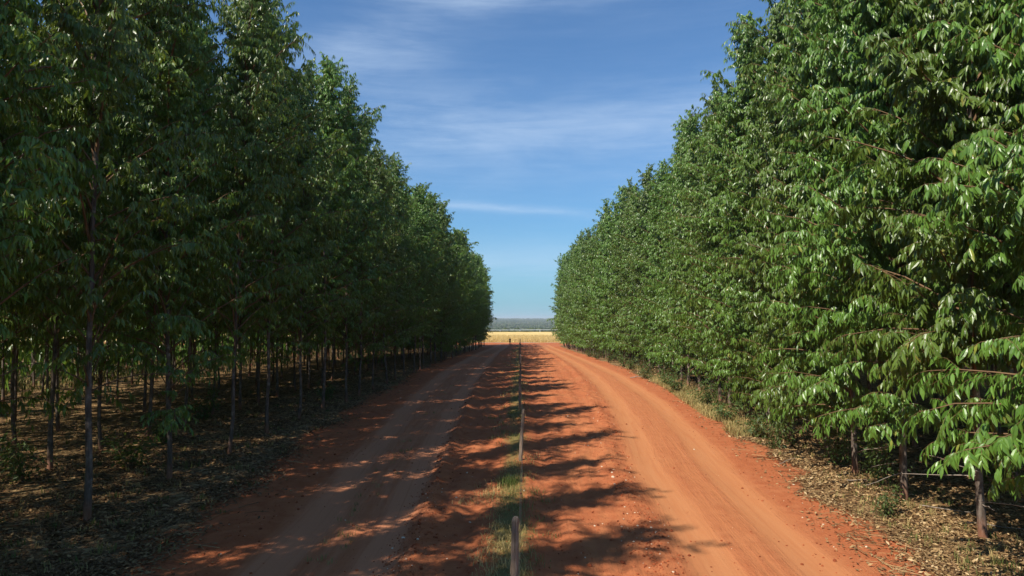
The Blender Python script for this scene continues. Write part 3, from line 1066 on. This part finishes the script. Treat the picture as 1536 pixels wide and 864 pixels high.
# fallen dry leaves
n = 300000
y = y_dist(n, 9, 75, .7)
right = g.random(n) < .55
x = np.where(right, r_edge(y) + g.gamma(1.6, 1.5, n) - .7, l_edge(y) + .4 - g.gamma(1.7, 3.2, n))
mk = masks(x, y)
clump = fbm(x * 1.1, y * .8, 4, 405)
ok = (g.random(n) < np.clip(mk['litter'] * 1.5 - .02, .03, 1) * np.clip((clump - .30) * 3.2, .06, 1)) & (x > -26) & (x < 26) & (np.abs(x) < .8 * y + 2)
x, y = x[ok], y[ok]
n = len(x)
P = np.stack([x, y, ground_z(x, y) + g.uniform(.006, .05, n)], -1)
a = g.uniform(0, 6.28, n)
A = np.stack([np.cos(a), np.sin(a), g.normal(0, .25, n)], -1)
N = np.array([0, 0, 1.0]) + g.normal(0, .38, (n, 3))
L = g.uniform(.045, .135, n) * np.clip(.85 + y / 80, 1, 1.7)
v, f, k = leaf_geo(P, A, N, L, L * .24, (np.array([[0, 0, 0], [.45, -1, .45], [1, 0, .1], [.45, 1, .45]]), np.array([[0, 2, 1], [0, 3, 2]])), curl=-.12)
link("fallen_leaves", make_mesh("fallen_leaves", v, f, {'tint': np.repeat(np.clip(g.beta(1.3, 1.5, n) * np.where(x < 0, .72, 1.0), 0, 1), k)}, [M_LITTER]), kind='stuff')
print("litter", n)
n = 2600
y = y_dist(n, 10, 60, .7)
x = np.where(g.random(n) < .5, r_edge(y) + g.gamma(1.8, 1.3, n) - .2, l_edge(y) - g.gamma(1.8, 3.0, n))
a = g.uniform(0, 6.28, n)
ln = g.uniform(.12, .65, n)
s3 = np.array([-.5, 0, .5])
px = x[:, None] + np.cos(a)[:, None] * ln[:, None] * s3
py = y[:, None] + np.sin(a)[:, None] * ln[:, None] * s3
P = np.stack([px, py, ground_z(px, py) + .025 + g.uniform(0, .04, (n, 3))], -1)
v, f = tubes(P, np.repeat(g.uniform(.004, .012, n)[:, None], 3, 1), 3)
link("twig_litter", make_mesh("twig_litter", v, f, {'tint': np.repeat(g.uniform(0, .8, n), 9)}, [M_LITTER]), kind='stuff')

# earth clods and pale pebbles along the road edges and over the strip
ico_v = []
ph = (1 + 5 ** .5) / 2
ico_v = unit(np.array([[-1, ph, 0], [1, ph, 0], [-1, -ph, 0], [1, -ph, 0], [0, -1, ph], [0, 1, ph], [0, -1, -ph], [0, 1, -ph], [ph, 0, -1], [ph, 0, 1], [-ph, 0, -1], [-ph, 0, 1]], float))
ico_f = np.array([[0, 11, 5], [0, 5, 1], [0, 1, 7], [0, 7, 10], [0, 10, 11], [1, 5, 9], [5, 11, 4], [11, 10, 2], [10, 7, 6], [7, 1, 8], [3, 9, 4], [3, 4, 2], [3, 2, 6], [3, 6, 8], [3, 8, 9], [4, 9, 5], [2, 4, 11], [6, 2, 10], [8, 6, 7], [9, 8, 1]])
n = 7500
y = y_dist(n, 9.5, 60, .8)
sel = g.random(n)
roadx = np.where(g.random(n) < .5, g.uniform(l_edge(y), l_in(y)), g.uniform(r_in(y), r_edge(y)))
x = np.where(sel < .05, roadx, np.where(sel < .30, l_in(y) + .2 + g.normal(0, .30, n), np.where(sel < .58, r_in(y) - .35 + g.normal(0, .30, n), np.where(sel < .80, g.uniform(-2.3, 3.2, n), np.where(sel < .92, r_edge(y) + g.normal(-.3, .6, n), l_edge(y) + g.normal(.1, .5, n))))))
sz = np.exp(g.normal(-4.2, .5, n)).clip(.008, .05)
P = np.stack([x, y, ground_z(x, y) + sz * .25], -1)
V = P[:, None] + ico_v[None] * (sz[:, None] * g.uniform(.6, 1.3, (n, 1)))[:, :, None] * g.uniform(.72, 1.25, (n, 12, 1)) * np.array([1, 1, .7])
F = ico_f[None] + (np.arange(n) * 12)[:, None, None]
ti = np.where(g.random(n) < .06, .95, g.uniform(0, .84, n))
link("gravel", make_mesh("gravel", V.reshape(-1, 3), F.reshape(-1, 3), {'tint': np.repeat(ti, 12)}, [M_CLOD]), kind='stuff')


# grass: tufts along the fence line, the patch on the right, weeds
def blades(x, y, h, tint, spread=.35, wid=.006):
    n_ = len(x)
    base = np.stack([x, y, ground_z(x, y) - .01], -1)
    a_ = g.uniform(0, 6.28, n_)
    lean = np.stack([np.cos(a_), np.sin(a_), np.zeros(n_)], -1) * (h * g.uniform(.15, 1.0, n_) * spread * 2)[:, None]
    sd = np.stack([-np.sin(a_), np.cos(a_), np.zeros(n_)], -1) * (wid * g.uniform(.7, 1.4, n_))[:, None]
    mid_ = base + lean * .35 + np.array([0, 0, 1.0]) * (h * .62)[:, None]
    tip = base + lean + np.array([0, 0, 1.0]) * (h * g.uniform(.7, 1, n_))[:, None]
    V_ = np.stack([base - sd, base + sd, mid_ - sd * .75, mid_ + sd * .75, tip], 1).reshape(-1, 3)
    F_ = (np.array([[0, 1, 3], [0, 3, 2], [2, 3, 4]])[None] + (np.arange(n_) * 5)[:, None, None]).reshape(-1, 3)
    return V_, F_, np.repeat(tint, 5)


GV, GF, GT, n0 = [], [], [], 0


def add_blades(*a_, **k_):
    global n0
    v_, f_, t_ = blades(*a_, **k_)
    GV.append(v_); GF.append(f_ + n0); GT.append(t_)
    n0 += len(v_)


# fence strip: tufts
nt = 390
ty = y_dist(nt, 9.5, 160, .35)
tx = -.45 + g.normal(0, .50, nt)
dens = fbm(tx * .8, ty * .35, 3, 201)
green = sstep(.45, .62, fbm(tx * .5, ty * .22, 2, 207))
keepm = dens > .40
tx, ty, dens, green = tx[keepm], ty[keepm], dens[keepm], green[keepm]
per = (8 + 26 * dens).astype(int)
i_ = np.repeat(np.arange(len(tx)), per)
bx = tx[i_] + g.normal(0, .10, len(i_)) * (1 + ty[i_] / 60)
by = ty[i_] + g.normal(0, .12, len(i_)) * (1 + ty[i_] / 40)
far = 1 + ty[i_] / 45
add_blades(bx, by, g.uniform(.06, .23, len(i_)) * (.7 + .6 * dens[i_]) * np.clip(.6 + ty[i_] / 60, .7, 1), np.clip(.82 - .40 * green[i_] + .06 + g.normal(0, .14, len(i_)), 0, 1), spread=.62, wid=.005 * far)
# one bright tuft
nb = 130
add_blades(-.35 + g.normal(0, .16, nb), 20.5 + g.normal(0, .2, nb), g.uniform(.2, .42, nb), g.uniform(0, .3, nb), wid=.007)
# dry grass beside the right road
n = 15000
y = g.uniform(29, 74, n)
x = r_edge(y) + .15 + g.gamma(1.7, .55, n)
ok = fbm(x * .6, y * .3, 3, 211) + .5 * np.exp(-((y - 43) / 11) ** 2) > .62
x, y = x[ok], y[ok]
add_blades(x, y, g.uniform(.12, .42, len(x)), np.clip(.74 + g.normal(0, .16, len(x)), 0, 1), wid=.012)
# weeds in the litter near the trees
nt = 900
ty = y_dist(nt, 10, 70, .6)
sd = g.random(nt) < .45
tx = np.where(sd, r_edge(ty) + .8 + g.gamma(2, 1.0, nt), l_edge(ty) - .8 - g.gamma(2, 3.0, nt))
i_ = np.repeat(np.arange(nt), 12)
add_blades(tx[i_] + g.normal(0, .07, len(i_)), ty[i_] + g.normal(0, .07, len(i_)), g.uniform(.06, .26, len(i_)), np.clip(g.normal(.5, .22, nt)[i_], 0, 1), wid=.006 * (1 + ty[i_] / 40))
# small tufts on the left road's crown
nt = 60
ty = y_dist(nt, 10, 60, .6)
tx = (lt_a(ty) + lt_b(ty)) / 2 + g.normal(0, .22, nt)
i_ = np.repeat(np.arange(nt), 12)
add_blades(tx[i_] + g.normal(0, .05, len(i_)), ty[i_] + g.normal(0, .06, len(i_)), g.uniform(.05, .17, len(i_)), np.clip(g.normal(.6, .15, nt)[i_], 0, 1), wid=.005)
# rough grass beyond the stands, and the near edge of the golden field
n = 9000
y = g.uniform(10, 110, n)
x = -31 - g.gamma(2, 5, n)
add_blades(x, y, g.uniform(.2, .6, n), np.clip(g.normal(.5, .2, n), 0, 1), wid=.05)
link("grass", make_mesh("grass", np.concatenate(GV), np.concatenate(GF), {'tint': np.concatenate(GT)}, [M_GRASS]), kind='stuff')
print("grass tris", sum(len(f) for f in GF))
GV, GF, GT, n0 = [], [], [], 0
n = 26000
y = 181.5 + 60 * g.random(n) ** 2
x = g.uniform(-45, 45, n)
base = np.stack([x, y, field_z(x, y)], -1)
h = g.uniform(.3, .7, n)
a = g.uniform(0, 6.28, n)
sdv = np.stack([np.cos(a), np.sin(a) * .3, 0 * a], -1) * .10
tip = base + np.stack([g.normal(0, .2, n), g.normal(0, .2, n), h], -1)
V = np.stack([base - sdv, base + sdv, tip], 1).reshape(-1, 3)
link("tall_grass", make_mesh("tall_grass", V, np.arange(3 * n).reshape(n, 3), {'tint': np.repeat(np.clip(g.normal(1.0, .08, n), 0, 1), 3)}, [M_GRASS]), kind='stuff')

# ------------------------------------------------------------------ fence between the roads
fence = link("wire_fence", None)
fence.location = (0, 11.1, 0)
tag(fence, "weathered wooden post and wire fence on the grassy strip between the two dirt roads", "fence")
FP = [(-.10, 11.1)] + [(.03 * math.sin(k * 2.1), 11.1 + 12.9 * k) for k in range(1, 12)]
pr = random.Random(3)
tops = []
for k, (fx, fy) in enumerate(FP):
    g_ = np.random.default_rng(40 + k)
    hgt = 1.72 + g_.uniform(-.08, .08)
    nz_, na = 14, 18
    zz = np.concatenate([[-.35], np.linspace(0, hgt - .05, nz_ - 2), [hgt]])
    ang = np.arange(na) * 2 * np.pi / na
    sq = 1 / np.maximum(np.abs(np.cos(ang)), np.abs(np.sin(ang))) ** .45            # roughly squared, split log
    rad = np.interp(zz, [-.35, 0, hgt - .05, hgt], [.070, .067, .055, .036])[:, None] * sq[None] * (1 + g_.normal(0, .075, na)[None] + g_.normal(0, .018, (nz_, na)))
    bend = np.cumsum(g_.normal(0, .006, (nz_, 2)), 0)
    pv = np.stack([rad * np.cos(ang) + bend[:, :1], rad * np.sin(ang) * .9 + bend[:, 1:], np.repeat(zz[:, None], na, 1) + g_.normal(0, .006, (nz_, na)) * (zz[:, None] > 1)], -1)
    pv = np.concatenate([pv.reshape(-1, 3), [[bend[-1, 0], bend[-1, 1], hgt + .012]]])
    ii = np.arange(nz_ * na).reshape(nz_, na)
    j2 = np.roll(ii, -1, 1)
    fq = np.concatenate([np.stack([ii[:-1], j2[:-1], j2[1:]], -1).reshape(-1, 3), np.stack([ii[:-1], j2[1:], ii[1:]], -1).reshape(-1, 3), np.stack([ii[-1], j2[-1], np.full(na, nz_ * na)], -1)])
    po = link("post", make_mesh("post", pv, fq, None, [M_POST]), fence)
    gz = float(ground_z(fx, fy))
    po.location = (fx, fy - 11.1, gz)
    po.rotation_euler = (g_.normal(0, .02), g_.normal(0, .03), g_.uniform(-.3, .3))
    tops.append((fx, fy, gz))
    if k < 4:
        # knot hole near the top and staples that hold the wire
        v, f = ico_v * np.array([.016, .008, .022]) + np.array([-.012, -.066, hgt - .16]), ico_f
        link("knot", make_mesh("knot", v, f, None, [M_KNOT], smooth=True), po)
        for wz in (.45, .85, 1.25, 1.55):
            s_ = np.linspace(0, math.pi, 6)
            pts = np.stack([.070 + .012 * np.sin(s_), np.zeros(6), wz + .014 * np.cos(s_)], -1)
            v, f = tubes(pts[None], np.full((1, 6), .0025), 4)
            link("staple", make_mesh("staple", v, f, None, [M_STAPLE]), po)
for wz in (.45, .85, 1.25, 1.55):
    pts = []
    for k in range(len(tops) - 1):
        for s_ in np.linspace(0, 1, 6)[:-1]:
            a_, b_ = np.array(tops[k]), np.array(tops[k + 1])
            p = a_ * (1 - s_) + b_ * s_
            pts.append([p[0] + .078, p[1] - 11.1, p[2] + wz - .05 * 4 * s_ * (1 - s_)])
    pts.insert(0, [tops[0][0] + .078, tops[0][1] - 11.1 - 9, tops[0][2] + wz])
    v, f = tubes(np.array(pts)[None], np.full((1, len(pts)), .0022), 4)
    link("wire", make_mesh("wire", v, f, None, [M_WIRE]), fence)

# ------------------------------------------------------------------ far edge of the field
pipe = link("pipeline", None)
pipe.location = (0, 326, -1.55)
s_ = np.linspace(-160, 160, 33)
pts = np.stack([s_, 0 * s_, 1.15 + .05 * np.sin(s_ * .1)], -1)
v, f = tubes(pts[None], np.full((1, 33), .12), 8)
link("pipe", make_mesh("pipe", v, f, None, [M_WHITE], smooth=True), pipe)
bxv = np.array([[-.25, -.3, -.3], [.25, -.3, -.3], [.25, .3, -.3], [-.25, .3, -.3], [-.2, -.2, .98], [.2, -.2, .98], [.2, .2, .98], [-.2, .2, .98]])
bxf = np.array([[0, 3, 2, 1], [4, 5, 6, 7], [0, 1, 5, 4], [1, 2, 6, 5], [2, 3, 7, 6], [3, 0, 4, 7]])
sup = make_mesh("support", bxv, bxf, None, [M_CONC])
for k in range(-15, 16):
    o = link("support", sup, pipe)
    o.location = (k * 9.5, 0, 0)
tag(pipe, "thin white horizontal pipe line along the far edge of the golden field", "pipeline")

shr_far = [shrub_mesh(60 + i, 1.5, 1.2, 220, .55, M_FARLEAF) for i in range(3)]
for k in range(26):
    x = -34 + k * 2.7 + rng.uniform(-1, 1)
    e = link("shrub", None)
    yy = 313 + rng.uniform(-4, 8)
    e.location = (x, yy, -1.55)
    sc = rng.uniform(.55, 1.0) * (1.25 if abs(x - 2) < 4 or abs(x + 8) < 5 else .8)
    e.scale = (sc * 1.7, sc, sc * .62)
    e.rotation_euler[2] = 0
    link("stem", shr_far[k % 3][0], e)
    link("foliage", shr_far[k % 3][1], e)
    tag(e, "low dark shrub in the line below the white pipe beyond the golden field", "shrub", "shrubs along the far edge of the field")

# woodland over the plain, one far mass
n = 9000
y = 335 * (5200 / 335) ** (g.random(n) ** .8)
x = g.uniform(-1, 1, n) * (y * .16 + 25) + .0
sz = g.uniform(1.1, 2.6, n) * (.8 + y / 4200)
zz = plain_z(x, y)
keepm = fbm(x * .012, y * .006, 3, 301) > .36
x, y, sz, zz = x[keepm], y[keepm], sz[keepm], zz[keepm]
n = len(x)
V = np.stack([x, y, zz + sz * .5], -1)[:, None] + ico_v[None] * sz[:, None, None] * g.uniform(.6, 1.25, (n, 12, 1)) * np.array([1.25, 1.0, .75])
F = ico_f[None] + (np.arange(n) * 12)[:, None, None]
link("woodland", make_mesh("woodland", V.reshape(-1, 3), F.reshape(-1, 3), {'tint': np.repeat(g.random(n) * .9, 12)}, [M_FARLEAF], smooth=True), kind='stuff')

# ------------------------------------------------------------------ person on the left road
def skin_mesh(name, joints, bones, mat, sub=2, root=0):
    me = bpy.data.meshes.new(name)
    me.from_pydata([j[:3] for j in joints], bones, [])
    ob = bpy.data.objects.new(name, me)
    COL.objects.link(ob)
    md = ob.modifiers.new("skin", 'SKIN')
    md.use_smooth_shade = True
    for sv, j in zip(me.skin_vertices[0].data, joints):
        sv.radius = (j[3], j[4] if len(j) > 4 else j[3])
    me.skin_vertices[0].data[root].use_root = True
    ob.modifiers.new("sub", 'SUBSURF').levels = sub
    dg = bpy.context.evaluated_depsgraph_get()
    m2 = bpy.data.meshes.new_from_object(ob.evaluated_get(dg))
    bpy.data.objects.remove(ob)
    m2.name = name
    m2.materials.clear()
    m2.materials.append(mat)
    return m2


px_, py_ = -2.35, 160.5
person = link("person", None)
person.location = (px_, py_, float(ground_z(px_, py_)) + .012)
person.rotation_euler[2] = R(8)
# faces the camera (-y), walking; one continuous body
J = [(0, 0, .96, .125, .10)]
B = []


def chain(parent, *pts):
    for p in pts:
        J.append(p)
        B.append((parent, len(J) - 1))
        parent = len(J) - 1
    return parent


chest = chain(0, (0, .01, 1.12, .125, .09), (0, .01, 1.32, .145, .095))
neck = chain(chest, (0, .0, 1.47, .055), (0, -.01, 1.54, .052))
head = chain(neck, (0, -.02, 1.60, .075, .085), (0, -.015, 1.69, .072, .085))
for sx in (-1, 1):
    sw = -.12 * sx
    sh = chain(chest, (.17 * sx, .01, 1.41, .058))
    wr = chain(sh, (.225 * sx, .02 - .3 * sw, 1.14, .042), (.235 * sx, -.03 - 1.0 * sw, .92, .028))
    palm = chain(wr, (.235 * sx, -.04 - 1.1 * sw, .86, .034, .018))
    for q in range(4):
        oy = (q - 1.5) * .019
        chain(palm, (.238 * sx, -.045 - 1.1 * sw + oy, .80, .009), (.230 * sx, -.05 - 1.1 * sw + oy, .77 - .008 * (1.5 - abs(q - 1.5)), .008))
    chain(wr, (.215 * sx, -.075 - 1.1 * sw, .855, .011), (.210 * sx, -.085 - 1.1 * sw, .825, .009))
    hp = chain(0, (.095 * sx, 0, .86, .085))
    an = chain(hp, (.10 * sx, -.03 + sw * .5, .50, .058), (.105 * sx, .03 + sw, .10, .040))
    chain(an, (.115 * sx, -.06 + sw, .045, .038, .03), (.12 * sx, -.15 + sw, .03, .032, .02))
# face: nose, ears
chain(head - 1, (0, -.115, 1.615, .014))
for sx in (-1, 1):
    chain(head - 1, (.082 * sx, .0, 1.63, .016))
body = skin_mesh("body", J, B, M_SKIN)
link("body", body, person)
SJ = [(0, .01, .93, .135, .115), (0, .012, 1.14, .137, .103), (0, .012, 1.33, .158, .108), (0, .005, 1.45, .075)]
SB = [(0, 1), (1, 2), (2, 3)]
for sx in (-1, 1):
    sw = -.12 * sx
    SJ += [(.175 * sx, .01, 1.415, .068), (.205 * sx, .015 - .18 * sw, 1.25, .056)]
    SB += [(2, len(SJ) - 2), (len(SJ) - 2, len(SJ) - 1)]
link("shirt", skin_mesh("shirt", SJ, SB, M_SHIRT), person)
TJ = [(0, 0, .95, .138, .112)]
TB = []
for sx in (-1, 1):
    sw = -.12 * sx
    TJ += [(.097 * sx, 0, .85, .097), (.102 * sx, -.03 + sw * .5, .50, .072), (.106 * sx, .03 + sw, .13, .058)]
    k = len(TJ)
    TB += [(0, k - 3), (k - 3, k - 2), (k - 2, k - 1)]
link("trousers", skin_mesh("trousers", TJ, TB, M_TROUSER), person)
HJ = [(0, .015, 1.70, .082, .088), (0, .045, 1.66, .078, .07), (0, .06, 1.60, .06, .05)]
link("hair", skin_mesh("hair", HJ, [(0, 1), (1, 2)], M_HAIR), person)
for sx in (-1, 1):
    sw = -.12 * sx
    SHJ = [(.107 * sx, .045 + sw, .05, .050), (.116 * sx, -.06 + sw, .045, .047, .037), (.12 * sx, -.16 + sw, .036, .040, .028)]
    link("shoe", skin_mesh("shoe", SHJ, [(0, 1), (1, 2)], M_SHOE, 1), person)
tag(person, "person in dark clothes walking on the far end of the left dirt road", "person")

# ------------------------------------------------------------------ haze: one closed box of even air round the whole scene
M_HAZE = bpy.data.materials.new("air")
M_HAZE.use_nodes = True
t = NT(M_HAZE.node_tree)
pv_ = t.n('ShaderNodeVolumePrincipled')
pv_.inputs['Color'].default_value = (0.82, 0.92, 0.98, 1)
pv_.inputs['Density'].default_value = 0.00016
pv_.inputs['Anisotropy'].default_value = 0.0
t.link(pv_.outputs[0], t.n('ShaderNodeOutputMaterial').inputs['Volume'])
c8 = np.array([[sx * 9800, yy, zz] for zz in (-75, 30) for sx, yy in ((-1, -400), (1, -400), (1, 10200), (-1, 10200))], float)
c8f = np.array([[0, 3, 2, 1], [4, 5, 6, 7], [0, 1, 5, 4], [1, 2, 6, 5], [2, 3, 7, 6], [3, 0, 4, 7]])
link("haze", make_mesh("haze", c8, c8f, None, [M_HAZE]), kind='stuff')
